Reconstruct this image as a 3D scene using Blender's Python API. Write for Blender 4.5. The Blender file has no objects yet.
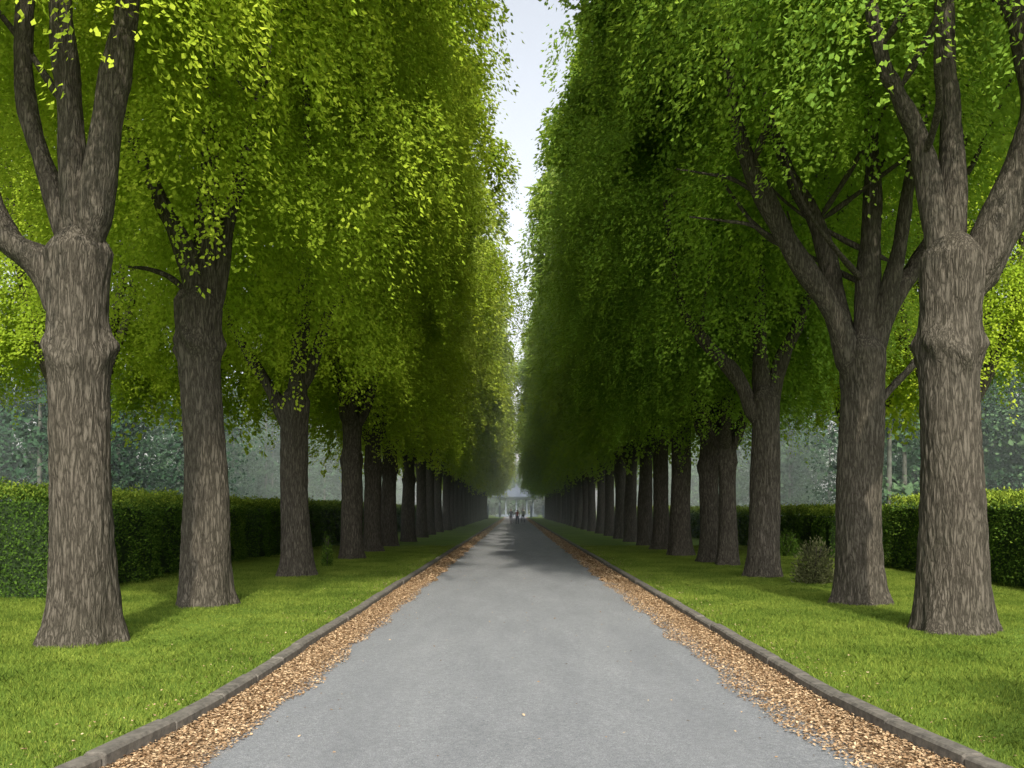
import bpy, math, random
import numpy as np
from mathutils import Vector

scene = bpy.context.scene
COL = scene.collection
F = 900.0; CAMH = 1.6; GZ = 0.10

# ------------------------------------------------------------------ helpers
def link(o, parent=None):
    COL.objects.link(o)
    if parent is not None:
        o.parent = parent
    return o

def mat_new(name):
    m = bpy.data.materials.new(name); m.use_nodes = True
    nt = m.node_tree; nt.nodes.clear()
    out = nt.nodes.new('ShaderNodeOutputMaterial')
    return m, nt, out

def ramp(nt, fac, stops):
    r = nt.nodes.new('ShaderNodeValToRGB')
    els = r.color_ramp.elements
    while len(els) < len(stops): els.new(0.5)
    for e, (p, c) in zip(els, stops):
        e.position = p; e.color = (c[0], c[1], c[2], 1)
    nt.links.new(fac, r.inputs[0])
    return r.outputs[0]

def coords(nt, scale=(1, 1, 1), kind='Object'):
    tc = nt.nodes.new('ShaderNodeTexCoord'); mp = nt.nodes.new('ShaderNodeMapping')
    mp.inputs['Scale'].default_value = scale
    nt.links.new(tc.outputs[kind], mp.inputs[0])
    return mp.outputs[0]

def noise(nt, vec, scale, detail=4, rough=.55, dist=0.0):
    n = nt.nodes.new('ShaderNodeTexNoise')
    n.inputs['Scale'].default_value = scale; n.inputs['Detail'].default_value = detail
    n.inputs['Roughness'].default_value = rough; n.inputs['Distortion'].default_value = dist
    nt.links.new(vec, n.inputs['Vector'])
    return n.outputs[0]

def mixc(nt, fac, a, b, mode='MIX'):
    m = nt.nodes.new('ShaderNodeMix'); m.data_type = 'RGBA'; m.blend_type = mode
    for s, v in ((m.inputs[0], fac), (m.inputs[6], a), (m.inputs[7], b)):
        if isinstance(v, bpy.types.NodeSocket): nt.links.new(v, s)
        elif isinstance(v, (int, float)): s.default_value = v
        else: s.default_value = (v[0], v[1], v[2], 1)
    return m.outputs[2]

def mth(nt, op, a, b=0.0, clamp=False):
    m = nt.nodes.new('ShaderNodeMath'); m.operation = op; m.use_clamp = clamp
    for s, v in ((m.inputs[0], a), (m.inputs[1], b)):
        if isinstance(v, bpy.types.NodeSocket): nt.links.new(v, s)
        else: s.default_value = v
    return m.outputs[0]

def principled(nt, out, color, rough=.8, bump=None, bstr=.3, bdist=.02, spec=.3):
    p = nt.nodes.new('ShaderNodeBsdfPrincipled')
    if isinstance(color, bpy.types.NodeSocket): nt.links.new(color, p.inputs['Base Color'])
    else: p.inputs['Base Color'].default_value = (*color, 1)
    p.inputs['Roughness'].default_value = rough
    p.inputs['Specular IOR Level'].default_value = spec
    if bump is not None:
        b = nt.nodes.new('ShaderNodeBump'); b.inputs['Strength'].default_value = bstr
        b.inputs['Distance'].default_value = bdist
        nt.links.new(bump, b.inputs['Height']); nt.links.new(b.outputs[0], p.inputs['Normal'])
    nt.links.new(p.outputs[0], out.inputs[0])
    return p

def mesh_np(name, verts, k, tint=None):
    n = len(verts) // k
    me = bpy.data.meshes.new(name)
    me.vertices.add(n * k); me.vertices.foreach_set('co', np.ascontiguousarray(verts, dtype=np.float32).ravel())
    me.loops.add(n * k); me.loops.foreach_set('vertex_index', np.arange(n * k, dtype=np.int32))
    me.polygons.add(n); me.polygons.foreach_set('loop_start', np.arange(n, dtype=np.int32) * k)
    me.update(calc_edges=True)
    if tint is not None:
        a = me.attributes.new('tint', 'FLOAT', 'FACE'); a.data.foreach_set('value', tint.astype(np.float32))
    return me

def nrm(v):
    return v / np.maximum(np.linalg.norm(v, axis=-1, keepdims=True), 1e-6)

def leaves_mesh(name, P, A, L, W, tint, rng, fold=.2, R=None):
    A = nrm(A)
    if R is None: R = rng.normal(size=A.shape)
    B = nrm(np.cross(A, R)); Nn = np.cross(A, B)
    L = L[:, None]; W = W[:, None]
    v = np.stack([P, P + A * L * .45 + B * W * .5 + Nn * W * fold, P + A * L, P + A * L * .45 - B * W * .5 + Nn * W * fold], axis=1)
    return mesh_np(name, v.reshape(-1, 3), 4, tint)

def grid_mesh(name, V, F_, smooth=True):
    me = bpy.data.meshes.new(name); me.from_pydata([tuple(v) for v in V], [], F_); me.update()
    if smooth: me.polygons.foreach_set('use_smooth', [True] * len(me.polygons))
    return me

# ------------------------------------------------------------------ materials
def leaf_material(name, dark, mid, light, trans, tfac=.38, rnd=.10, patch=0.0):
    m, nt, out = mat_new(name)
    at = nt.nodes.new('ShaderNodeAttribute'); at.attribute_name = 'tint'
    oi = nt.nodes.new('ShaderNodeObjectInfo')
    f = mth(nt, 'ADD', at.outputs['Fac'], mth(nt, 'MULTIPLY', mth(nt, 'SUBTRACT', oi.outputs['Random'], .5), rnd * 2))
    if patch:
        ge = nt.nodes.new('ShaderNodeNewGeometry')
        pn = noise(nt, ge.outputs['Position'], .9, 4, .6)
        f = mth(nt, 'ADD', f, mth(nt, 'MULTIPLY', mth(nt, 'SUBTRACT', pn, .5), patch))
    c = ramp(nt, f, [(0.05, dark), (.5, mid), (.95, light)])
    d = nt.nodes.new('ShaderNodeBsdfDiffuse'); nt.links.new(c, d.inputs['Color'])
    if tfac > 0:
        t = nt.nodes.new('ShaderNodeBsdfTranslucent')
        nt.links.new(mixc(nt, .6, c, trans), t.inputs[0])
        mx = nt.nodes.new('ShaderNodeMixShader'); mx.inputs[0].default_value = tfac
        nt.links.new(d.outputs[0], mx.inputs[1]); nt.links.new(t.outputs[0], mx.inputs[2])
        nt.links.new(mx.outputs[0], out.inputs[0])
    else:
        nt.links.new(d.outputs[0], out.inputs[0])
    return m

M_leafL = leaf_material('foliage_yellow_green', (.080, .150, .020), (.285, .41, .038), (.50, .59, .060), (.56, .66, .05), .47)  # sunlight on the left row put into a yellower, brighter leaf colour
M_leafR = leaf_material('foliage_green', (.065, .145, .032), (.18, .31, .048), (.34, .48, .06), (.44, .58, .05), .47)  # same lindens; shade on the right row put into a darker leaf colour
M_leafL2 = leaf_material('foliage_sunlit_hazed', (.13, .21, .04), (.34, .46, .065), (.52, .61, .09), (.57, .67, .07), .48)  # far left row: haze painted in as a paler leaf colour
M_leafR2 = leaf_material('foliage_shaded_hazed', (.12, .22, .06), (.27, .40, .09), (.42, .55, .10), (.47, .61, .08), .48)  # far right row, likewise paled in the colour for haze
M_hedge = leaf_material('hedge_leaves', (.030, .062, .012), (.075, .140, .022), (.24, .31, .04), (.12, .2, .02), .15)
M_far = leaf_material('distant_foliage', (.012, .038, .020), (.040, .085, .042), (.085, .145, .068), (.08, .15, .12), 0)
M_dry = leaf_material('dry_shrub', (.08, .09, .04), (.16, .17, .08), (.25, .25, .13), (.2, .2, .1), .2)
M_grass = leaf_material('grass_blades', (.050, .092, .018), (.150, .220, .036), (.31, .37, .07), (.29, .38, .05), .35, patch=1.1)
M_litter = leaf_material('fallen_leaf', (.15, .09, .05), (.38, .255, .15), (.60, .45, .29), (.3, .16, .06), .08)

def bark_material():
    m, nt, out = mat_new('bark')
    v1 = coords(nt, (1, 1, .15)); v2 = coords(nt, (1, 1, .4))
    n1 = noise(nt, v1, 24, 6, .7, .8); n2 = noise(nt, v2, 75, 5, .65); n3 = noise(nt, coords(nt), 1.6, 3)
    vo = nt.nodes.new('ShaderNodeTexVoronoi'); vo.feature = 'DISTANCE_TO_EDGE'; vo.inputs['Scale'].default_value = 20
    nn = nt.nodes.new('ShaderNodeTexNoise'); nn.inputs['Scale'].default_value = 14; nn.inputs['Detail'].default_value = 4
    nt.links.new(v1, nn.inputs['Vector'])
    sc = nt.nodes.new('ShaderNodeVectorMath'); sc.operation = 'SCALE'; sc.inputs['Scale'].default_value = .18
    wv = nt.nodes.new('ShaderNodeVectorMath'); wv.operation = 'ADD'
    nt.links.new(nn.outputs['Color'], sc.inputs[0]); nt.links.new(v1, wv.inputs[0]); nt.links.new(sc.outputs[0], wv.inputs[1])
    nt.links.new(wv.outputs[0], vo.inputs['Vector'])
    e = mth(nt, 'POWER', mth(nt, 'MULTIPLY', vo.outputs['Distance'], 2.6, True), .6)
    h = mth(nt, 'ADD', mth(nt, 'MULTIPLY', e, .48), mth(nt, 'MULTIPLY', n1, .72))
    h2 = mth(nt, 'ADD', h, mth(nt, 'MULTIPLY', n2, .33))
    c = ramp(nt, h2, [(.42, (.020, .017, .014)), (.72, (.062, .053, .044)), (1.0, (.130, .114, .096))])
    c = mixc(nt, mth(nt, 'MULTIPLY', n3, .35), c, (.062, .064, .046))
    principled(nt, out, c, .95, h2, .9, .03, .05)
    return m
M_bark = bark_material()

def ground_material():
    m, nt, out = mat_new('lawn')
    v = coords(nt)
    a = noise(nt, v, .35, 4); b = noise(nt, v, 9, 5, .65); c_ = noise(nt, v, 90, 4, .7)
    f = mth(nt, 'ADD', mth(nt, 'MULTIPLY', a, .35), mth(nt, 'ADD', mth(nt, 'MULTIPLY', b, .35), mth(nt, 'MULTIPLY', c_, .35)))
    c = ramp(nt, f, [(.33, (.045, .08, .018)), (.52, (.12, .19, .030)), (.72, (.20, .28, .045))])
    principled(nt, out, c, .95, c_, .6, .03, .05)
    return m
M_ground = ground_material()

def road_material():
    m, nt, out = mat_new('asphalt')
    v = coords(nt)
    fine = noise(nt, v, 120, 4, .9); mid = noise(nt, coords(nt, (1, .22, 1)), 1.6, 6, .65); med = noise(nt, v, 24, 4, .7)
    f = mth(nt, 'ADD', mth(nt, 'MULTIPLY', fine, .74), mth(nt, 'ADD', mth(nt, 'MULTIPLY', mid, .13), mth(nt, 'MULTIPLY', med, .17)))
    c = ramp(nt, f, [(.36, (.075, .080, .090)), (.52, (.172, .182, .200)), (.67, (.36, .37, .385))])
    vo = nt.nodes.new('ShaderNodeTexVoronoi'); vo.inputs['Scale'].default_value = 75; nt.links.new(v, vo.inputs['Vector'])
    sx = nt.nodes.new('ShaderNodeSeparateXYZ'); nt.links.new(v, sx.inputs[0])
    ax = mth(nt, 'ABSOLUTE', mth(nt, 'SUBTRACT', sx.outputs[0], .13))
    edge = mth(nt, 'MULTIPLY', mth(nt, 'ADD', mth(nt, 'SUBTRACT', ax, 2.05), mth(nt, 'MULTIPLY', mth(nt, 'SUBTRACT', med, .5), .5)), 9, True)
    soil = ramp(nt, med, [(.3, (.12, .085, .055)), (.7, (.30, .21, .13))])
    c = mixc(nt, edge, c, soil)
    hh = mth(nt, 'ADD', fine, mth(nt, 'MULTIPLY', vo.outputs['Distance'], .6))
    principled(nt, out, c, .85, hh, .6, .008, .25)
    return m
M_road = road_material()

def simple_mat(name, c1, c2, scale=8, rough=.8, bump=.3):
    m, nt, out = mat_new(name)
    n = noise(nt, coords(nt), scale, 5, .65)
    principled(nt, out, ramp(nt, n, [(.3, c1), (.7, c2)]), rough, n, bump, .01)
    return m
M_kerb = simple_mat('kerb_stone', (.06, .056, .050), (.17, .155, .135), 14, .9, .6)
M_wall = simple_mat('pavilion_paint', (.10, .14, .17), (.14, .18, .21), 2)
M_roof = simple_mat('slate_roof', (.07, .10, .13), (.10, .13, .17), 4)
M_hcore = simple_mat('hedge_core', (.012, .026, .006), (.025, .05, .012), 20)
M_ftrunk = simple_mat('distant_bark', (.06, .065, .055), (.12, .125, .105), 3)

# ------------------------------------------------------------------ kerb lines, ground, road
def kerbL(y): return -2.42 - .42 * np.clip((8.0 - y) / 4.0, 0, 1.6) ** 2
def kerbR(y): return 2.62 + .50 * np.clip((8.0 - y) / 4.0, 0, 1.6) ** 2
KW = .14
ys = list(np.arange(-12, 14, .5)) + list(np.arange(14, 60, 2)) + list(np.arange(60, 420, 20)) + [600, 1000, 2500]
ys = [-300, -60] + ys
V = []; Fc = []
for y in ys:
    l = float(kerbL(y)) - KW * .5; r = float(kerbR(y)) + KW * .5
    xs = [-2500, -200, -60, -30, -16, -11, -8, -6, -4.2, l, l + .002, r - .002, r, 4.4, 6, 8, 11, 16, 30, 60, 200, 2500]
    for i, x in enumerate(xs):
        z = GZ - .025
        if 10 <= i <= 11: z = -.06
        elif 4 < i < 9 or 12 < i < 17: z += .03 * math.sin(x * 1.3 + y * .31) * math.sin(y * .4) * .6
        V.append((x, y, z))
nx = 22
for j in range(len(ys) - 1):
    for i in range(nx - 1):
        a = j * nx + i
        Fc.append((a, a + 1, a + nx + 1, a + nx))
g = bpy.data.objects.new('ground', grid_mesh('ground', V, Fc, False)); g.data.materials.append(M_ground); link(g)

V = []; Fc = []
for y in [-300] + list(np.arange(-12, 60, .5)) + list(range(60, 300, 10)):
    l = float(kerbL(y)) - .01; r = float(kerbR(y)) + .01
    for k in range(9):
        t = k / 8; x = l + (r - l) * t
        V.append((x, y, .022 * (1 - (2 * t - 1) ** 2)))
n = len(V) // 9
for j in range(n - 1):
    for i in range(8):
        a = j * 9 + i; Fc.append((a, a + 1, a + 10, a + 9))
road = bpy.data.objects.new('road', grid_mesh('road', V, Fc)); road.data.materials.append(M_road); link(road)
def road_z(x):
    t = (x + 2.42) / 5.04
    return .022 * (1 - (2 * t - 1) ** 2)

def kerb(fn, side):
    V = []; Fc = []; y = -8.0; rr = random.Random(5 + side)
    while y < 175:
        Lk = .9 if y < 60 else 3.0
        y0 = y + .006; y1 = y + Lk - .006
        w = KW / 2; ch = .018; top = GZ + .008 + rr.uniform(-.010, .010); jx = rr.uniform(-.010, .010)
        prof = [(-w, -.05), (-w, top - ch), (-w + ch, top), (w - ch, top), (w, top - ch), (w, -.05)]
        b = len(V); steps = [y0, y0 + .012, y1 - .012, y1]
        for si, yy in enumerate(steps):
            s = .94 if si in (0, 3) else 1
            for (px, pz) in prof:
                V.append((float(fn(yy)) + jx + px * s, yy, pz * s if pz > 0 else pz))
        for q in range(3):
            for i in range(5):
                a = b + q * 6 + i; Fc.append((a, a + 6, a + 7, a + 1))
        Fc.append(tuple(b + i for i in range(6))); Fc.append(tuple(b + 18 + i for i in reversed(range(6))))
        y += Lk
    o = bpy.data.objects.new('kerb', grid_mesh('kerb', V, Fc, False)); o.data.materials.append(M_kerb); link(o)
kerb(kerbL, 0); kerb(kerbR, 1)

# ------------------------------------------------------------------ fallen leaves
rng = np.random.default_rng(7)
def litter():
    Ps = []; Ls = []
    def strip(side, n, y0, y1, s):
        y = y0 + (y1 - y0) * rng.random(n) ** 1.3
        u = rng.beta(1.0, 1.5, n)
        k = (kerbL(y) + .07) if side < 0 else (kerbR(y) - .07)
        wv = .47 + .035 * np.sin(y * 1.7 + side) + .03 * np.sin(y * 4.1)
        wv = wv + (np.abs(k) - 2.4).clip(0, 1) * .55
        x = k - side * u * wv * 1.15
        z = road_z(x) + .006 + rng.random(n) * .015 + .02 * np.exp(-u * 5)
        Ps.append(np.stack([x, y, z], 1)); Ls.append(s * rng.uniform(.45, 1.3, n))
    for sd in (-1, 1):
        strip(sd, 48000, 3, 24, .028); strip(sd, 18000, 20, 60, .055); strip(sd, 9000, 50, 160, .10)
    n = 900
    y = rng.uniform(4, 60, n); x = np.where(rng.random(n) < .7, np.sign(rng.random(n) - .5) * (2.1 - rng.exponential(.35, n)) + .15, rng.uniform(-2.0, 2.3, n)); Ps.append(np.stack([x, y, road_z(x) + .008], 1)); Ls.append(rng.uniform(.015, .035, n))
    n = 1800
    sd = rng.choice([-1, 1], n); y = rng.uniform(4, 40, n); x = np.where(sd < 0, kerbL(y) - .1 - rng.exponential(.25, n), kerbR(y) + .1 + rng.exponential(.25, n))
    Ps.append(np.stack([x, y, np.full(n, GZ + .025)], 1)); Ls.append(rng.uniform(.015, .03, n))
    P = np.concatenate(Ps); L = np.concatenate(Ls); n = len(P)
    th = rng.random(n) * 6.283; A = np.stack([np.cos(th), np.sin(th), rng.normal(0, .22, n)], 1); A = nrm(A)
    B = nrm(np.stack([-np.sin(th), np.cos(th), rng.normal(0, .3, n)], 1)); L = L[:, None]; W = L * .7
    up = np.array([0, 0, 1.0])
    v = np.stack([P, P + A * L * .45 + B * W * .5 + up * W * .15, P + A * L, P + A * L * .45 - B * W * .5 + up * W * .15], 1)
    me = mesh_np('fallen_leaves', v.reshape(-1, 3), 4, rng.random(n))
    o = bpy.data.objects.new('fallen_leaves', me); me.materials.append(M_litter); link(o)
litter()

# ------------------------------------------------------------------ grass
def grass():
    rr = np.random.default_rng(11); n = 3200
    P = np.stack([rr.uniform(-.53, .53, n), rr.uniform(-.53, .53, n), np.zeros(n)], 1)
    th = rr.random(n) * 6.283; h = rr.uniform(.025, .06, n) * (1 + .3 * np.sin(P[:, 0] * 9) * np.sin(P[:, 1] * 8))
    lean = nrm(np.stack([np.cos(th), np.sin(th), np.zeros(n)], 1)); w = rr.uniform(.0035, .006, n)[:, None]
    th2 = rr.random(n) * 6.283; B = np.stack([np.cos(th2), np.sin(th2), np.zeros(n)], 1)
    up = np.array([0, 0, 1.0]); H = h[:, None]; k = rr.uniform(.1, .8, n)[:, None]
    m_ = P + up * H * .55 + lean * H * k * .35
    v = np.stack([P - B * w * .5, P + B * w * .5, m_ + B * w * .45, P + up * H * (1 - .25 * k) + lean * H * k, m_ - B * w * .45], 1)
    me = mesh_np('grass_patch', v.reshape(-1, 3), 5, rr.random(n) * .7 + .15)
    me.materials.append(M_grass)
    V = []; Fc = []; r2 = random.Random(2)
    for side in (-1, 1):
        for y in np.arange(3.5, 38, 1.0):
            k0 = float(kerbL(y)) if side < 0 else float(kerbR(y))
            for i in range(9 if side > 0 else 8):
                cx = k0 + side * (.07 + .55 + i * 1.0); cy = y
                q = [(cx - .5, cy - .5), (cx + .5, cy - .5), (cx + .5, cy + .5), (cx - .5, cy + .5)]
                s = r2.randrange(4); q = q[s:] + q[:s]
                b = len(V); V += [(a_, b_, GZ - .03) for a_, b_ in q]; Fc.append((b, b + 1, b + 2, b + 3))
    par = bpy.data.objects.new('grass', grid_mesh('grass', V, Fc, False)); link(par)
    par.instance_type = 'FACES'; par.show_instancer_for_render = False; par.show_instancer_for_viewport = False
    ch = bpy.data.objects.new('grass_patch', me); link(ch, par)
grass()

# ------------------------------------------------------------------ trees
def crown_mesh(name, seed, nl, nper, per, s0, s1, base=5.0, top=21.0, rmax=4.2, zsplit=12.0):
    """nl rounded boughs, each carrying nper drooping sprays of `per` leaves"""
    r = np.random.default_rng(seed)
    t = (np.arange(nl) + r.random(nl)) / nl
    t = t ** 1.2
    nb = int(nl * .10); idx = r.choice(nl, nb, replace=False)
    th = (np.arange(nl) * 2.39996 + r.normal(0, .25, nl)) % 6.283
    prof = np.minimum(1, .66 + 2.4 * t) * (1 - .66 * np.clip((t - .5) / .5, 0, 1) ** 1.9)
    reach = r.uniform(.60, 1.02, nl)
    rad = rmax * prof * reach - .6
    rad[idx] *= r.random(nb) * .6
    z = base + .3 + t * (top - base) + r.normal(0, .3, nl)
    bc = np.stack([np.cos(th) * rad, np.sin(th) * rad, z], 1)
    br = r.uniform(.42, .85, nl)
    btint = r.random(nl)
    n = nl * nper; bi = np.repeat(np.arange(nl), nper)
    d = nrm(r.normal(size=(n, 3)) + np.array([0, 0, .5])); d[:, 2] = np.abs(d[:, 2]) * .9 - .15
    out = np.stack([np.cos(th), np.sin(th), np.zeros(nl)], 1)[bi]
    P0 = bc[bi] + d * (br[bi] * r.uniform(.3, 1, n))[:, None]
    D = out * .75 + d * .8; D[:, 2] = np.clip(D[:, 2], -.1, .5)
    D[:, :2] = nrm(D[:, :2])
    L = r.uniform(.8, 1.9, n) * (.7 + br[bi] * .6)
    s = r.random((n, per)) ** .8
    C = P0[:, None, :] + D[:, None, :] * (L[:, None] * .46 * np.sqrt(s))[..., None]
    C[..., 2] -= L[:, None] * 1.1 * s ** 1.8
    side = np.stack([-D[:, 1], D[:, 0], np.zeros(n)], 1)
    wdt = (.04 + .125 * np.sin(np.pi * np.clip(s * .85 + .12, 0, 1)))
    C = C + r.normal(size=(n, per, 3)) * (wdt[..., None] * np.array([.75, .75, .55]))
    C = C + side[:, None, :] * (r.normal(size=(n, per)) * .15 * (1.15 - s))[..., None]
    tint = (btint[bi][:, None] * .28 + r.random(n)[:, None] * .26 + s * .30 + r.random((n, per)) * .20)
    A = np.array([0, 0, -1.0]) + D[:, None, :] * .7 + r.normal(size=(n, per, 3)) * .5
    R = D[:, None, :] * (.4 + .8 * s)[..., None] + np.array([0, 0, 1.0]) * (1.1 - .6 * s)[..., None] + r.normal(size=(n, per, 3)) * .5
    C = C.reshape(-1, 3); A = A.reshape(-1, 3); R = R.reshape(-1, 3); tint = tint.reshape(-1)
    sz = np.where(C[:, 2] > zsplit, s1, s0) * r.uniform(.65, 1.3, len(C))
    return leaves_mesh(name, C, A, sz, sz * .62, tint, r, R=R)

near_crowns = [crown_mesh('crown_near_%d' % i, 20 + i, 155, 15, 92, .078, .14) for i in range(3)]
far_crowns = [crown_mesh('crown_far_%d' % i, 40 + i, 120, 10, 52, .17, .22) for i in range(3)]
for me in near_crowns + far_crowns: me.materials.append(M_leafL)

def furrow(th, z, ph, amp):
    w1 = 1.3 * np.sin(1.9 * z + ph + 2 * th) + .8 * np.sin(4.7 * z - 3 * th + 2 * ph) + .4 * np.sin(11 * z + 5 * th)
    w2 = 1.1 * np.sin(2.7 * z - ph - th) + .7 * np.sin(6.1 * z + 4 * th)
    f1 = np.abs(np.sin(9 * th + w1)) ** .6; f2 = np.abs(np.sin(16 * th - w2 + ph)) ** .6
    return amp * (.6 * f1 + .55 * f2 - .6) + amp * .2 * np.sin(17 * z + 9 * th + 3 * np.sin(5 * th + z))

def trunk_geo(r0, zf, zc, lean, ph, sides, dz, amp, bulge):
    zs = np.arange(-.15, zf + .3, dz); th = np.linspace(0, 2 * np.pi, sides, endpoint=False)
    Z, T = np.meshgrid(zs, th, indexing='ij')
    fl = np.exp(-np.clip(Z, 0, 9) / .28)
    R = r0 * (1.0 - .035 * Z + .26 * fl * (1 + .45 * np.sin(5 * T + ph) + .2 * np.sin(8 * T + 2 * ph)) + .10 * np.exp(-np.clip(Z, 0, 9) / 1.1))
    if zc:
        zz = zc + .10 * np.sin(2 * T + ph) + .05 * np.sin(5 * T)
        R = R + r0 * bulge * np.exp(-(np.abs((Z - zz) / .17)) ** 1.5) * (1 + .5 * np.sin(3 * T + ph) + .3 * np.sin(7 * T + 9 * Z))
    R = R + r0 * .18 * np.clip((Z - zf + .7) / .9, 0, 1) * (1 + .5 * np.sin(4 * T + ph))
    R = R + r0 * .04 * np.sin(2 * T + 1.7 * Z + ph) + r0 * .03 * np.sin(3 * T - 2.3 * Z + ph)
    R = R + furrow(T, Z, ph, amp)
    cap = np.clip((zf + .3 - Z) / .35, .02, 1) ** .5; R = R * cap
    X = np.cos(T) * R + lean[0] * Z / zf + .03 * np.sin(Z * 1.1 + ph); Y = np.sin(T) * R + lean[1] * Z / zf
    V = np.stack([X, Y, Z], -1).reshape(-1, 3)
    a = (np.arange(len(zs) - 1)[:, None] * sides + np.arange(sides)[None]); b = (np.arange(len(zs) - 1)[:, None] * sides + (np.arange(sides)[None] + 1) % sides)
    Fq = np.stack([a, b, b + sides, a + sides], -1).reshape(-1, 4)
    return V, Fq

def tube(pts, r0, r1, sides, ph, amp, sub=6):
    P = np.array(pts, float); Q = np.vstack([2 * P[0] - P[1], P, 2 * P[-1] - P[-2]]); out = []
    for i in range(1, len(Q) - 2):
        for k in range(sub):
            t = k / sub
            out.append(.5 * ((2 * Q[i]) + (-Q[i - 1] + Q[i + 1]) * t + (2 * Q[i - 1] - 5 * Q[i] + 4 * Q[i + 1] - Q[i + 2]) * t * t + (-Q[i - 1] + 3 * Q[i] - 3 * Q[i + 1] + Q[i + 2]) * t ** 3))
    out.append(Q[-2]); C = np.array(out); m = len(C)
    T = nrm(np.gradient(C, axis=0)); ref = np.array([0, 1.0, 0.0]); U = nrm(np.cross(T, ref + .01)); W = np.cross(T, U)
    s = np.linspace(0, 1, m)[:, None]; th = np.linspace(0, 2 * np.pi, sides, endpoint=False)[None]
    R = (r0 + (r1 - r0) * s ** .8) * (1 + .10 * np.sin(2 * th + s * 9 + ph) + .08 * np.sin(s * 31 + ph))
    R = R + furrow(th, C[:, 2:3] * 1.3, ph, amp * .8)
    R = R * np.minimum(1, .05 + s * 9)
    V = C[:, None, :] + U[:, None, :] * (np.cos(th) * R)[..., None] + W[:, None, :] * (np.sin(th) * R)[..., None]
    V = V.reshape(-1, 3)
    a = (np.arange(m - 1)[:, None] * sides + np.arange(sides)[None]); b = (np.arange(m - 1)[:, None] * sides + (np.arange(sides)[None] + 1) % sides)
    return V, np.stack([a, b, b + sides, a + sides], -1).reshape(-1, 4)

def tree_wood(name, r0, zf, zc, limbs, seed, detail, lean=(0, 0), bulge=.2):
    rr = random.Random(seed); ph = rr.random() * 6
    sides, dz, amp = {2: (128, .035, .023), 1: (48, .1, .015), 0: (20, .3, .01)}[detail]
    parts = [trunk_geo(r0, zf, zc, lean, ph, sides, dz, amp, bulge)]
    ls = {2: 40, 1: 18, 0: 9}[detail]; sub = {2: 12, 1: 5, 0: 3}[detail]
    allL = list(limbs)
    for (pts, ra, rb) in limbs:
        if ra < .09: continue
        for q in range(3 if detail else 2):
            i = rr.randrange(1, len(pts)); p = Vector(pts[i]); a = rr.uniform(0, 6.28); l = rr.uniform(1.2, 2.2)
            d = Vector((math.cos(a), math.sin(a), rr.uniform(.35, 1.1)))
            if p.z < zf + 1.0: continue
            allL.append(([p, p + d * l * .4 + Vector((0, 0, .1)), p + d * l * .8 + Vector((rr.uniform(-.2, .2), rr.uniform(-.2, .2), .35)), p + d * l * 1.1 + Vector((0, 0, .9))], rb * .75 + .02, .015))
    for i, (pts, ra, rb) in enumerate(allL):
        parts.append(tube([tuple(p) for p in pts], ra, rb, ls if ra > .08 else max(8, ls // 2), ph + i, amp if ra > .1 else 0.002, sub))
    V = []; Fq = []; o = 0
    for v, f in parts: V.append(v); Fq.append(f + o); o += len(v)
    V = np.concatenate(V); Fq = np.concatenate(Fq)
    me = bpy.data.meshes.new(name); nf = len(Fq)
    me.vertices.add(len(V)); me.vertices.foreach_set('co', V.astype(np.float32).ravel())
    me.loops.add(nf * 4); me.loops.foreach_set('vertex_index', Fq.astype(np.int32).ravel())
    me.polygons.add(nf); me.polygons.foreach_set('loop_start', np.arange(nf, dtype=np.int32) * 4)
    me.polygons.foreach_set('use_smooth', np.ones(nf, dtype=bool))
    me.update(calc_edges=True); me.materials.append(M_bark)
    return me

def gen_limbs(seed, zf, r0):
    rr = random.Random(seed); out = []; k = rr.choice([4, 5, 5]); a0 = rr.random() * 6.28
    for i in range(k):
        a = a0 + i * 6.283 / k + rr.uniform(-.3, .3); sp = rr.uniform(.3, .65); c, s = math.cos(a), math.sin(a)
        d = [(.05, -.6), (.55 * sp + .2, .4), (1.2 * sp + .35, 1.6), (2.0 * sp + .3, 3.4), (2.6 * sp + .3, 6.0), (3.0 * sp + .3, 8.5)]
        out.append(([(c * u + rr.uniform(-.12, .12), s * u + rr.uniform(-.12, .12), zf + h) for u, h in d], r0 * rr.uniform(.45, .62), .04))
    out.append(([(0, 0, zf - .5), (rr.uniform(-.2, .2), .1, zf + 2), (rr.uniform(-.4, .4), 0, zf + 6), (0, 0, zf + 13)], r0 * .55, .04))
    return out

def add_tree(x, y, wood, crown, leafmat, rot, cz=0., csc=1., wrot=0., sc=1.0):
    t = bpy.data.objects.new('linden_tree', wood); link(t); t.location = (x, y, GZ - .03); t.rotation_euler = (0, 0, wrot); t.scale = (sc, sc, sc)
    c = bpy.data.objects.new('crown', crown); link(c, t)
    c.rotation_euler = (0, 0, rot - wrot); c.location = (0, 0, cz); c.scale = (csc, csc, 1)
    c.material_slots[0].link = 'OBJECT'; c.material_slots[0].material = leafmat
    return t

def L3(pts, dy=None, seed=0):
    rr = random.Random(seed); dd = rr.uniform(-.35, .35) if dy is None else dy
    z0 = pts[0][1]
    return [(p[0], dd * (p[1] - z0) * .45 + rr.uniform(-.04, .04), p[1]) for p in pts]

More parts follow.
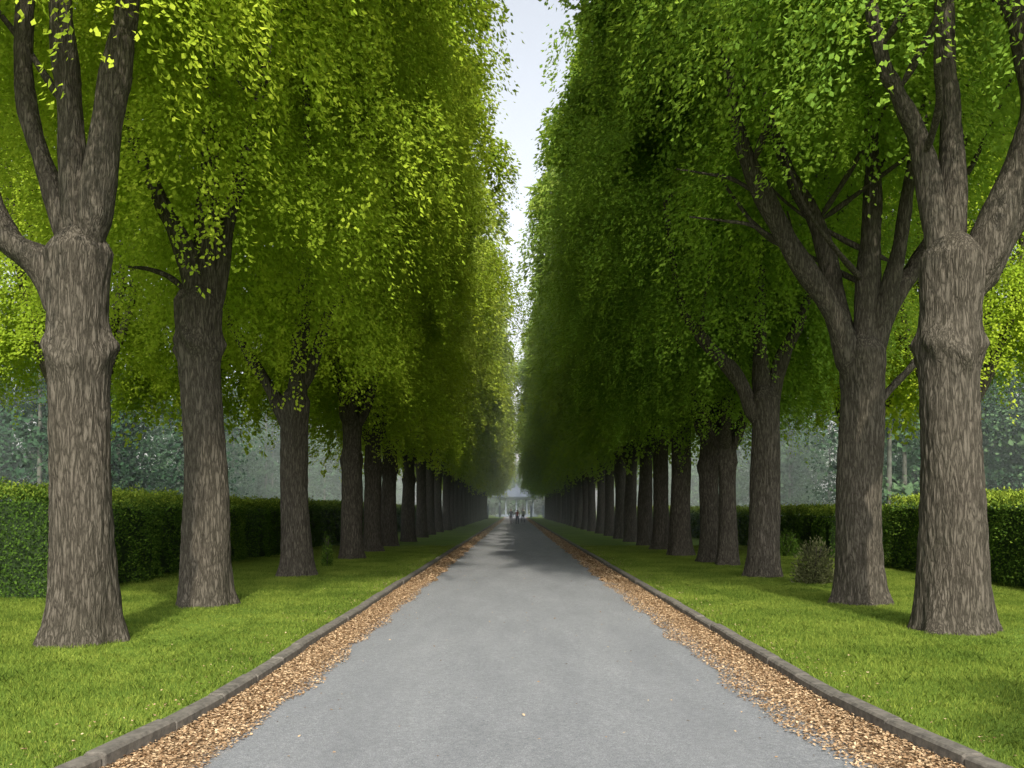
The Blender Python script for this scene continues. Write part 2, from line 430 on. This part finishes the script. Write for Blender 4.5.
wL1 = tree_wood('trunk', .345, 4.55, 3.3, [
    (L3([(-.05, 3.5), (-.42, 4.3), (-.95, 4.75), (-1.25, 5.6), (-1.5, 7.5), (-1.7, 10)], .2, 1), .24, .07),
    (L3([(-.05, 4.2), (-.42, 5.3), (-.75, 6.3), (-.87, 7.5), (-.9, 10), (-.8, 13)], .3, 2), .15, .05),
    (L3([(0, 4.0), (-.12, 6.1), (-.23, 7.5), (-.2, 10), (-.1, 15)], 0, 3), .19, .05),
    (L3([(.05, 3.9), (.32, 5.7), (.52, 6.8), (.66, 7.6), (.9, 10.5), (1.2, 13)], -.1, 4), .21, .05)], 1, 2, bulge=.20)
wL2 = tree_wood('trunk', .35, 4.9, 4.15, [
    (L3([(0, 4.2), (-.3, 5.6), (-.75, 6.6), (-1.3, 8.2), (-1.6, 11)], -.2, 1), .2, .05),
    (L3([(0, 4.3), (.0, 6.3), (.1, 8), (.1, 11), (0, 16)], 0, 2), .24, .05),
    (L3([(.05, 4.3), (.3, 6.3), (.75, 8.2), (1.2, 11)], .2, 3), .18, .05),
    (L3([(0, 4.6), (-.45, 5.15), (-.85, 5.35), (-1.25, 5.4)], -.2, 4), .07, .02)], 2, 2, lean=(-.12, 0), bulge=.24)
wL3_ = tree_wood('trunk', .33, 4.1, 0, [
    (L3([(0, 3.1), (-.5, 4.2), (-1.1, 5.2), (-1.7, 6.6), (-2.1, 9)], -.1, 1), .2, .05),
    (L3([(0, 3.3), (.1, 5.3), (.3, 8), (.2, 14)], 0, 2), .28, .05),
    (L3([(.1, 4.0), (.7, 6.0), (1.3, 7.8), (1.6, 11)], .3, 3), .17, .05)], 3, 2)
wR1 = tree_wood('trunk', .385, 4.75, 3.55, [
    (L3([(-.05, 4.0), (-.3, 6.0), (-.62, 6.85), (-.85, 7.4), (-1.2, 9.5)], .1, 1), .17, .05),
    (L3([(.02, 4.0), (.14, 6.4), (.1, 7.4), (.1, 10), (0, 15)], .25, 2), .19, .05),
    (L3([(.08, 3.9), (.62, 5.4), (.98, 6.4), (.82, 7.5), (.45, 8.3), (.3, 10.5)], -.1, 3), .27, .08),
    (L3([(.08, 3.9), (.9, 5.25), (1.7, 6.2), (2.5, 8), (2.9, 11)], .3, 4), .2, .06)], 4, 2, bulge=.22)
wR2 = tree_wood('trunk', .36, 4.15, 0, [
    (L3([(-.05, 3.2), (-.4, 4.6), (-1.16, 5.75), (-1.85, 7.0), (-2.15, 8.0), (-2.5, 10.5)], -.15, 1), .24, .07),
    (L3([(-.05, 3.5), (-.3, 5.0), (-.62, 6.3), (-1.05, 7.2), (-1.5, 9), (-1.6, 12)], .25, 2), .19, .05),
    (L3([(.02, 3.5), (.12, 5.2), (.2, 6.8), (.15, 8.6), (0, 14)], 0, 3), .23, .05),
    (L3([(.05, 3.5), (.42, 4.8), (.95, 5.55), (1.35, 6.4), (1.9, 8.4), (2.2, 11)], .1, 4), .21, .06),
    (L3([(.1, 4.0), (.5, 5.5), (.65, 6.8), (.9, 8.6), (1, 11)], -.3, 5), .15, .05),
    (L3([(.1, 3.1), (.6, 3.6), (.95, 4.0), (1.3, 4.7)], .2, 6), .09, .03),
    (L3([(-1.2, 5.8), (-1.75, 6.15), (-2.25, 6.25), (-2.8, 6.3)], -.1, 7), .045, .012),
    (L3([(-1.7, 6.7), (-2.1, 6.95), (-2.5, 7.0), (-3.0, 7.1)], -.1, 8), .045, .012)], 5, 2)
wR3 = tree_wood('trunk', .335, 4.1, 0, [
    (L3([(-.05, 3.2), (-.6, 4.5), (-1.45, 5.45), (-1.95, 6.3), (-2.3, 8.5)], -.1, 1), .21, .05),
    (L3([(.05, 3.3), (.4, 4.9), (.85, 5.9), (1.35, 7.6), (1.6, 10)], .1, 2), .2, .05),
    (L3([(0, 3.3), (-.05, 5.2), (0, 8), (0, 14)], .2, 3), .23, .05)], 6, 2)
mids = [tree_wood('trunk_mid', .29 + .02 * i, 4.0 + .25 * i, 0 if i % 2 else 3.2, gen_limbs(50 + i, 4.0 + .25 * i, .36), 30 + i, 1) for i in range(4)]
fars = [tree_wood('trunk_far', .31, 4.1 + .2 * i, 0, gen_limbs(70 + i, 4.1 + .2 * i, .36), 60 + i, 0) for i in range(3)]

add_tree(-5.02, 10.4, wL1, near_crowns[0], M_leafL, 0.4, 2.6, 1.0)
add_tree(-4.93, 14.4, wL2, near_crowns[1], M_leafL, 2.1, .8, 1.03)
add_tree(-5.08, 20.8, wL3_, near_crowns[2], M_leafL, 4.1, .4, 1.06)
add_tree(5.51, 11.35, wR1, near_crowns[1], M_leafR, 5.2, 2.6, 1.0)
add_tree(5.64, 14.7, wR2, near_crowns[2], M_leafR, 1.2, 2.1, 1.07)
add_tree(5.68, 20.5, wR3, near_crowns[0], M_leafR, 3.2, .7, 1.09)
# small unseen trees added behind the viewpoint to shade the front lawn corners
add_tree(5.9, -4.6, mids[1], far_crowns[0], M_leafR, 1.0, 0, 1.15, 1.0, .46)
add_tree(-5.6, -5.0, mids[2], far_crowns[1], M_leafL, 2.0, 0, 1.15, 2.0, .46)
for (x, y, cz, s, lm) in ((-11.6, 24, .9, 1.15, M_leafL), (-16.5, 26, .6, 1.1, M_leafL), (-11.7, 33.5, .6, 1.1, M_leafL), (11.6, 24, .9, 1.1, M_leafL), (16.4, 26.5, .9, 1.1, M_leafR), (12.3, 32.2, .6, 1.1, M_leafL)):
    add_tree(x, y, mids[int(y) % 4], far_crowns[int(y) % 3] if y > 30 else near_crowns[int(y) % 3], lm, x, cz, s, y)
rr = random.Random(9)
left = [(-5.09, 28.1), (-5.2, 32.9), (-5.25, 37.5), (-5.15, 43.5)]; y = 50
while y < 165: left.append((-5.2 + rr.uniform(-.1, .1), y)); y += rr.uniform(5.0, 6.4)
right = [(5.85, 24.8), (5.65, 26.2), (5.53, 30), (5.6, 34.6), (5.6, 38.6), (5.6, 43.5)]; y = 48.2
while y < 165: right.append((5.6 + rr.uniform(-.1, .1), y)); y += rr.uniform(5.0, 6.4)
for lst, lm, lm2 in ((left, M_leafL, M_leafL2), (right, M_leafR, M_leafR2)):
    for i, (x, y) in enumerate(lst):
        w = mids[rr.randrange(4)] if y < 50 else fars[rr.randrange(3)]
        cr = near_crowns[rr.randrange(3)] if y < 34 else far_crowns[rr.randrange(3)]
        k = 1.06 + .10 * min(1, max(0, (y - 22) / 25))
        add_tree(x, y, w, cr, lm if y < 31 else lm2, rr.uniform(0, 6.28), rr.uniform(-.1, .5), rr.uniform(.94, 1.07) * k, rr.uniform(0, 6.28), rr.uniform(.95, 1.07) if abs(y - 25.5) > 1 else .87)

# ------------------------------------------------------------------ hedges
def hedge(x0, x1, y0, y1, h, seed):
    r = np.random.default_rng(seed)
    w = x1 - x0; l = y1 - y0
    faces = [('x0', l * h), ('x1', l * h), ('y0', w * h), ('y1', w * h), ('t', w * l)]
    dens = 1000 if y0 < 30 else 350; s = .055 if y0 < 30 else .09
    Ps = []; Ns = []
    for k, a in faces:
        n = int(a * dens); u = r.random(n); v = r.random(n); z = np.zeros(n)
        if k == 'x0': P = np.stack([z + x0, y0 + u * l, v * h], 1); nn = (-1, 0, .2)
        if k == 'x1': P = np.stack([z + x1, y0 + u * l, v * h], 1); nn = (1, 0, .2)
        if k == 'y0': P = np.stack([x0 + u * w, z + y0, v * h], 1); nn = (0, -1, .2)
        if k == 'y1': P = np.stack([x0 + u * w, z + y1, v * h], 1); nn = (0, 1, .2)
        if k == 't': P = np.stack([x0 + u * w, y0 + v * l, z + h], 1); nn = (0, 0, 1)
        nn = np.array(nn)
        wob = .05 * np.sin(P[:, 0] * 3 + P[:, 1] * 2.3 + seed) + .05 * np.sin(P[:, 1] * 5.1 + P[:, 2] * 4) + .03 * np.sin(P[:, 2] * 9 + P[:, 0] * 7)
        P = P + nn * (wob + r.normal(0, .035, n))[:, None]
        if k == 't': P[:, 2] += np.abs(r.normal(0, .06, n))
        Ps.append(P); Ns.append(np.tile(nn, (n, 1)))
    P = np.concatenate(Ps); Nn = np.concatenate(Ns); n = len(P)
    cx, cy = (x0 + x1) / 2, (y0 + y1) / 2
    ex = np.clip((np.abs(P[:, 0] - cx) - w / 2 + .25) / .25, 0, 1.3); ey = np.clip((np.abs(P[:, 1] - cy) - l / 2 + .25) / .25, 0, 1.3); ez = np.clip((P[:, 2] - h + .25) / .25, 0, 1.3)
    q = .07 * (ex * ey + ex * ez + ey * ez)
    P[:, 0] -= np.sign(P[:, 0] - cx) * q * (ex > 0); P[:, 1] -= np.sign(P[:, 1] - cy) * q * (ey > 0); P[:, 2] -= q * (ez > 0)
    A = Nn * .3 + r.normal(size=(n, 3)) * .8 + np.array([0, 0, .3])
    R = Nn + np.array([0, 0, .5]) + r.normal(size=(n, 3)) * .6
    sz = s * r.uniform(.6, 1.3, n)
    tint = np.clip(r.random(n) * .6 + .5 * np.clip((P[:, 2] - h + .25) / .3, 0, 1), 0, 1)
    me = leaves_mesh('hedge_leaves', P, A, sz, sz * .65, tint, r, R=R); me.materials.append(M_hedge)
    root = bpy.data.objects.new('hedge', None); link(root); root.location = (0, 0, GZ - .03)
    link(bpy.data.objects.new('leaves', me), root)
    i = .20
    X = [x0 + i, x1 - i]; Y = [y0 + i, y1 - i]; Z = [-.05, h - i]
    V = [(a, b, c) for a in X for b in Y for c in Z]
    co = bpy.data.objects.new('core', grid_mesh('hedge_core', V, [(0, 1, 3, 2), (4, 6, 7, 5), (0, 4, 5, 1), (2, 3, 7, 6), (1, 5, 7, 3), (0, 2, 6, 4)], False))
    co.data.materials.append(M_hcore); link(co, root)
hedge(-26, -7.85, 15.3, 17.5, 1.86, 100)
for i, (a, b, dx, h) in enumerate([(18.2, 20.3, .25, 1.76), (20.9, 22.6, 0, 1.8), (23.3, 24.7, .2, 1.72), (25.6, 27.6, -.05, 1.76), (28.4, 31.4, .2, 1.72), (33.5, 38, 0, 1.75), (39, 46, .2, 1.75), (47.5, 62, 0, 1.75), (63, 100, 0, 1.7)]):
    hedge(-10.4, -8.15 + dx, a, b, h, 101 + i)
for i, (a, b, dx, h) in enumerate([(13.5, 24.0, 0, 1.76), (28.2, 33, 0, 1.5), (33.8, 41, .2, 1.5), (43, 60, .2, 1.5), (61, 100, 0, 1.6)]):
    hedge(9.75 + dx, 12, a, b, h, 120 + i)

def shrub(x, y, rx, h, seed, mat, name, n=3500):
    r = np.random.default_rng(seed)
    d = nrm(r.normal(size=(n, 3))); d[:, 2] = np.abs(d[:, 2]); rad = r.random(n) ** .4
    lob = 1 + .18 * np.sin(5 * np.arctan2(d[:, 1], d[:, 0]) + seed)
    P = d * (rad * lob)[:, None] * np.array([rx, rx, h])
    A = d + r.normal(size=(n, 3)) * .5 + np.array([0, 0, .5]); s = r.uniform(.04, .09, n)
    me = leaves_mesh(name, P, A, s, s * .4, r.random(n) * .6, r); me.materials.append(mat)
    root = bpy.data.objects.new(name, me); link(root); root.location = (x, y, GZ - .03)
    V = []; Fq = []; o = 0
    for i in range(14):
        a = r.random() * 6.28; q = r.random() * .7
        v, f = tube([(0, 0, -.05), (math.cos(a) * q * rx * .5, math.sin(a) * q * rx * .5, h * .5), (math.cos(a) * q * rx, math.sin(a) * q * rx, h * .92)], .012, .005, 5, 0, 0, 3)
        V.append(v); Fq.append(f + o); o += len(v)
    st = bpy.data.objects.new('stems', grid_mesh('stems', np.concatenate(V), [tuple(int(k) for k in f) for f in np.concatenate(Fq)])); st.data.materials.append(M_bark); link(st, root)
shrub(6.2, 18.6, .42, .85, 5, M_dry, 'dry_shrub')
shrub(-5.05, 24.2, .13, .85, 6, M_hedge, 'sapling_shrub', 900)
shrub(8.9, 29.5, .5, .8, 8, M_hedge, 'shrub')

# ------------------------------------------------------------------ distant woodland
def woodland(seed, trees, leaf, per):
    r = np.random.default_rng(seed); Ps = []; Ts = []; Sz = []; V = []; Fq = []; o = 0
    for (x, y, h, rad) in trees:
        n = per; nc = 44
        cu = r.random(nc); ca = r.random(nc) * 6.283
        cr = rad * np.sin(np.pi * np.clip(.12 + .8 * cu, 0, 1)) * .8
        cz = h * (.03 + .89 * cu)
        k = r.integers(0, nc, n); g = r.normal(size=(n, 3)) * (rad * .16)
        inner = r.random(n) < .3
        f = np.where(inner, .35, 1.0); g = g * np.where(inner, .7, 1)[:, None]
        P = np.stack([x + np.cos(ca[k]) * cr[k] * f, y + np.sin(ca[k]) * cr[k] * f, cz[k] * np.where(inner, .92, 1)], 1) + g * np.array([1, 1, .8])
        P[:, 2] = np.abs(P[:, 2])
        Ps.append(P); Ts.append(np.clip(r.random() * .55 + r.random(nc)[k] * .3 + r.random(n) * .15, 0, 1)); Sz.append(np.where(inner, leaf * 2.2, leaf) * r.uniform(.6, 1.3, n))
        v, f = tube([(x, y, -.2), (x + .1, y, h * .4), (x, y, h * .85)], .2, .06, 6, 0, 0, 2); V.append(v); Fq.append(f + o); o += len(v)
    P = np.concatenate(Ps); T = np.concatenate(Ts); n = len(P); sz = np.concatenate(Sz)
    R = np.array([0, -.3, 1.0]) + r.normal(size=(n, 3)) * .4
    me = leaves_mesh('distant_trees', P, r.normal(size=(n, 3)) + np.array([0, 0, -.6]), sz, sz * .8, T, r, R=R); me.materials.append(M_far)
    ob = bpy.data.objects.new('distant_trees', me); link(ob)
    st = bpy.data.objects.new('stems', grid_mesh('stems', np.concatenate(V), [tuple(int(k) for k in f) for f in np.concatenate(Fq)])); st.data.materials.append(M_ftrunk); link(st, ob)
rr = random.Random(21)
for side in (-1, 1):
    T = []
    for i in range(80):
        y = rr.uniform(60, 210); x = side * (26 + rr.random() * 22 + max(0, (110 - y)) * .28)
        T.append((x, y, rr.uniform(14, 23), rr.uniform(3.4, 5.2)))
    for i in range(56):
        y = rr.uniform(50, 80); x = side * rr.uniform(22, 95)
        T.append((x, y, rr.uniform(8, 21), rr.uniform(3.0, 5.0)))
    woodland(200 + side, T, .23, 3100)
T = []
for i in range(70):
    x = rr.uniform(-60, 60); T.append((x, rr.uniform(235, 290), rr.uniform(12, 20), rr.uniform(4, 6)))
woodland(300, T, .7, 800)

# ------------------------------------------------------------------ open park pavilion at the end of the avenue
def lathe(name, prof, seg, mat, parent, loc=(0, 0, 0)):
    V = []; Fc = []
    for (rd, z) in prof:
        for k in range(seg):
            a = 2 * math.pi * k / seg; V.append((rd * math.cos(a), rd * math.sin(a), z))
    for j in range(len(prof) - 1):
        for k in range(seg):
            Fc.append((j * seg + k, j * seg + (k + 1) % seg, (j + 1) * seg + (k + 1) % seg, (j + 1) * seg + k))
    o = bpy.data.objects.new(name, grid_mesh(name, V, Fc)); o.data.materials.append(mat); o.location = loc; link(o, parent)
root = bpy.data.objects.new('park_pavilion', None); link(root); root.location = (.3, 205, GZ)
lathe('plinth', [(.01, .45), (4.6, .45), (4.6, .2), (5.0, .2), (5.0, -.1)], 32, M_wall, root)
for k in range(10):
    a = 2 * math.pi * (k + .5) / 10
    lathe('column_%d' % k, [(.30, .45), (.30, .6), (.2, .65), (.17, 3.6), (.28, 3.7), (.28, 3.85)], 12, M_wall, root, (4 * math.cos(a), 4 * math.sin(a), 0))
lathe('entablature', [(3.7, 3.86), (4.5, 3.86), (4.5, 4.2), (4.8, 4.3), (4.8, 4.45)], 32, M_wall, root)
lathe('domed_roof', [(4.9, 4.46), (4.2, 5.1), (3.0, 5.8), (1.6, 6.3), (.5, 6.6), (.3, 6.9), (.12, 7.2), (.02, 7.6)], 32, M_roof, root)
def railing(x0, x1, y):
    V = []; Fc = []
    def bx(a0, a1, b0, b1, c0, c1):
        b = len(V); V.extend([(a, bb, c) for a in (a0, a1) for bb in (b0, b1) for c in (c0, c1)])
        Fc.extend([tuple(b + i for i in q) for q in ((0, 1, 3, 2), (4, 6, 7, 5), (0, 4, 5, 1), (2, 3, 7, 6), (1, 5, 7, 3), (0, 2, 6, 4))])
    bx(x0, x1, y - .03, y + .03, 1.85, 1.92); bx(x0, x1, y - .03, y + .03, .15, .22)
    x = x0
    while x <= x1:
        bx(x - .02, x + .02, y - .021, y + .021, 0, 2.1); x += .25
    x = x0
    while x <= x1 + .1:
        bx(x - .18, x + .18, y - .18, y + .18, 0, 2.4); x += (x1 - x0) / 3
    o = bpy.data.objects.new('park_railing', grid_mesh('park_railing', V, Fc, False)); o.data.materials.append(M_roof); o.location = (0, 0, GZ); link(o)
railing(-10.2, -3, 178); railing(3.2, 10.4, 178)

# ------------------------------------------------------------------ people far down the road
def person(x, y, hgt, top_c, leg_c, hair_c, rot, stride):
    J = {'pel': (0, 0, .95), 'bel': (0, .01, 1.1), 'che': (0, 0, 1.32), 'nek': (0, 0, 1.5), 'hd1': (0, -.01, 1.6), 'hd2': (0, -.01, 1.72),
         'shl': (-.19, 0, 1.42), 'ell': (-.25, .04, 1.14), 'wrl': (-.24, -.06, .9), 'hal': (-.24, -.08, .8),
         'shr': (.19, 0, 1.42), 'elr': (.25, .0, 1.14), 'wrr': (.24, -.12, .92), 'har': (.24, -.15, .83),
         'hil': (-.1, 0, .9), 'knl': (-.11, -stride * .5 - .02, .5), 'anl': (-.11, -stride * .6, .09), 'tol': (-.12, -stride * .6 - .17, .03),
         'hir': (.1, 0, .9), 'knr': (.11, stride * .3 - .03, .5), 'anr': (.11, stride * .8, .09), 'tor': (.12, stride * .8 - .17, .03)}
    R = dict(pel=.15, bel=.13, che=.16, nek=.06, hd1=.09, hd2=.10, shl=.07, ell=.045, wrl=.032, hal=.035, shr=.07, elr=.045, wrr=.032, har=.035,
             hil=.10, knl=.06, anl=.045, tol=.035, hir=.10, knr=.06, anr=.045, tor=.035)
    E = [('pel', 'bel'), ('bel', 'che'), ('che', 'nek'), ('nek', 'hd1'), ('hd1', 'hd2'), ('che', 'shl'), ('shl', 'ell'), ('ell', 'wrl'), ('wrl', 'hal'),
         ('che', 'shr'), ('shr', 'elr'), ('elr', 'wrr'), ('wrr', 'har'), ('pel', 'hil'), ('hil', 'knl'), ('knl', 'anl'), ('anl', 'tol'), ('pel', 'hir'), ('hir', 'knr'), ('knr', 'anr'), ('anr', 'tor')]
    ks = list(J); me = bpy.data.meshes.new('person_skel'); me.from_pydata([J[k] for k in ks], [(ks.index(a), ks.index(b)) for a, b in E], [])
    ob = bpy.data.objects.new('person', me); link(ob)
    ob.modifiers.new('s', 'SKIN'); ob.modifiers.new('d', 'SUBSURF').levels = 1
    for i, k in enumerate(ks): me.skin_vertices[0].data[i].radius = (R[k], R[k] * (.75 if k in ('che', 'bel', 'pel') else 1))
    me.skin_vertices[0].data[0].use_root = True
    dg = bpy.context.evaluated_depsgraph_get(); m2 = bpy.data.meshes.new_from_object(ob.evaluated_get(dg)); ob.modifiers.clear(); ob.data = m2
    m2.name = 'person'; m2.materials.clear()
    for nm, c in (('skin', (.45, .28, .2)), ('top', top_c), ('trousers', leg_c), ('hair', hair_c), ('shoes', (.02, .02, .02))):
        m2.materials.append(simple_mat(nm, c, tuple(min(1, k * 1.2) for k in c), 30))
    for p in m2.polygons:
        c = p.center; z = c.z; p.use_smooth = True
        if z > 1.64 or (z > 1.54 and c.y > .02): i = 3
        elif z > 1.5: i = 0
        elif z > .98 or (abs(c.x) > .19 and z > .93): i = 1
        elif abs(c.x) > .2 and z > .7: i = 0
        elif z > .1: i = 2
        else: i = 4
        p.material_index = i
    ob.location = (x, y, .025); ob.rotation_euler = (0, 0, rot); s = hgt / 1.8; ob.scale = (s, s, s)
person(-.45, 100, 1.75, (.04, .05, .09), (.03, .03, .04), (.02, .015, .01), .2, .3)
person(.25, 101, 1.65, (.22, .05, .05), (.04, .05, .08), (.06, .03, .02), 3.0, .25)
person(1.0, 112, 1.8, (.3, .33, .36), (.04, .04, .05), (.03, .02, .015), -.3, .3)

# ------------------------------------------------------------------ morning mist (real homogeneous volume over the park)
mm, nt, out = mat_new('mist')
vs = nt.nodes.new('ShaderNodeVolumeScatter'); vs.inputs['Color'].default_value = (.80, .95, .90, 1); vs.inputs['Density'].default_value = .0030; vs.inputs['Anisotropy'].default_value = 0.0
nt.links.new(vs.outputs[0], out.inputs['Volume'])
V = [(a, b, c) for a in (-160, 160) for b in (30, 330) for c in (-.5, 26)]
mo = bpy.data.objects.new('mist', grid_mesh('mist', V, [(0, 1, 3, 2), (4, 6, 7, 5), (0, 4, 5, 1), (2, 3, 7, 6), (1, 5, 7, 3), (0, 2, 6, 4)], False))
mo.data.materials.append(mm); link(mo)

# ------------------------------------------------------------------ light, sky, camera
AZD = 5
AZ, EL = math.radians(AZD), math.radians(38)
S = Vector((math.sin(AZ) * math.cos(EL), -math.cos(AZ) * math.cos(EL), math.sin(EL)))
sun = bpy.data.lights.new('sun', 'SUN'); sun.energy = 5.0; sun.angle = math.radians(1.0); sun.color = (1, .92, .76)
so = bpy.data.objects.new('sun', sun); link(so); so.rotation_euler = S.to_track_quat('Z', 'Y').to_euler()
w = bpy.data.worlds.new('World'); scene.world = w; w.use_nodes = True; nt = w.node_tree; nt.nodes.clear()
sky = nt.nodes.new('ShaderNodeTexSky'); sky.sky_type = 'NISHITA'; sky.sun_disc = False
sky.sun_elevation = EL; sky.sun_rotation = math.radians(180 - AZD); sky.dust_density = 4.0; sky.air_density = 1.2
hs = nt.nodes.new('ShaderNodeHueSaturation'); hs.inputs['Saturation'].default_value = .30
bg = nt.nodes.new('ShaderNodeBackground'); bg.inputs[1].default_value = .28
wo = nt.nodes.new('ShaderNodeOutputWorld')
nt.links.new(sky.outputs[0], hs.inputs['Color']); nt.links.new(hs.outputs[0], bg.inputs[0]); nt.links.new(bg.outputs[0], wo.inputs[0])

cam = bpy.data.cameras.new('camera'); co = bpy.data.objects.new('camera', cam); link(co)
cam.sensor_width = 36; cam.lens = 36 * F / 1024; cam.shift_y = 126 / 1024; cam.shift_x = -3 / 1024
cam.clip_end = 4000; co.location = (0, 0, CAMH); co.rotation_euler = (math.radians(90), 0, 0)
scene.camera = co
scene.view_settings.view_transform = 'Standard'; scene.view_settings.look = 'None'; scene.view_settings.exposure = 0
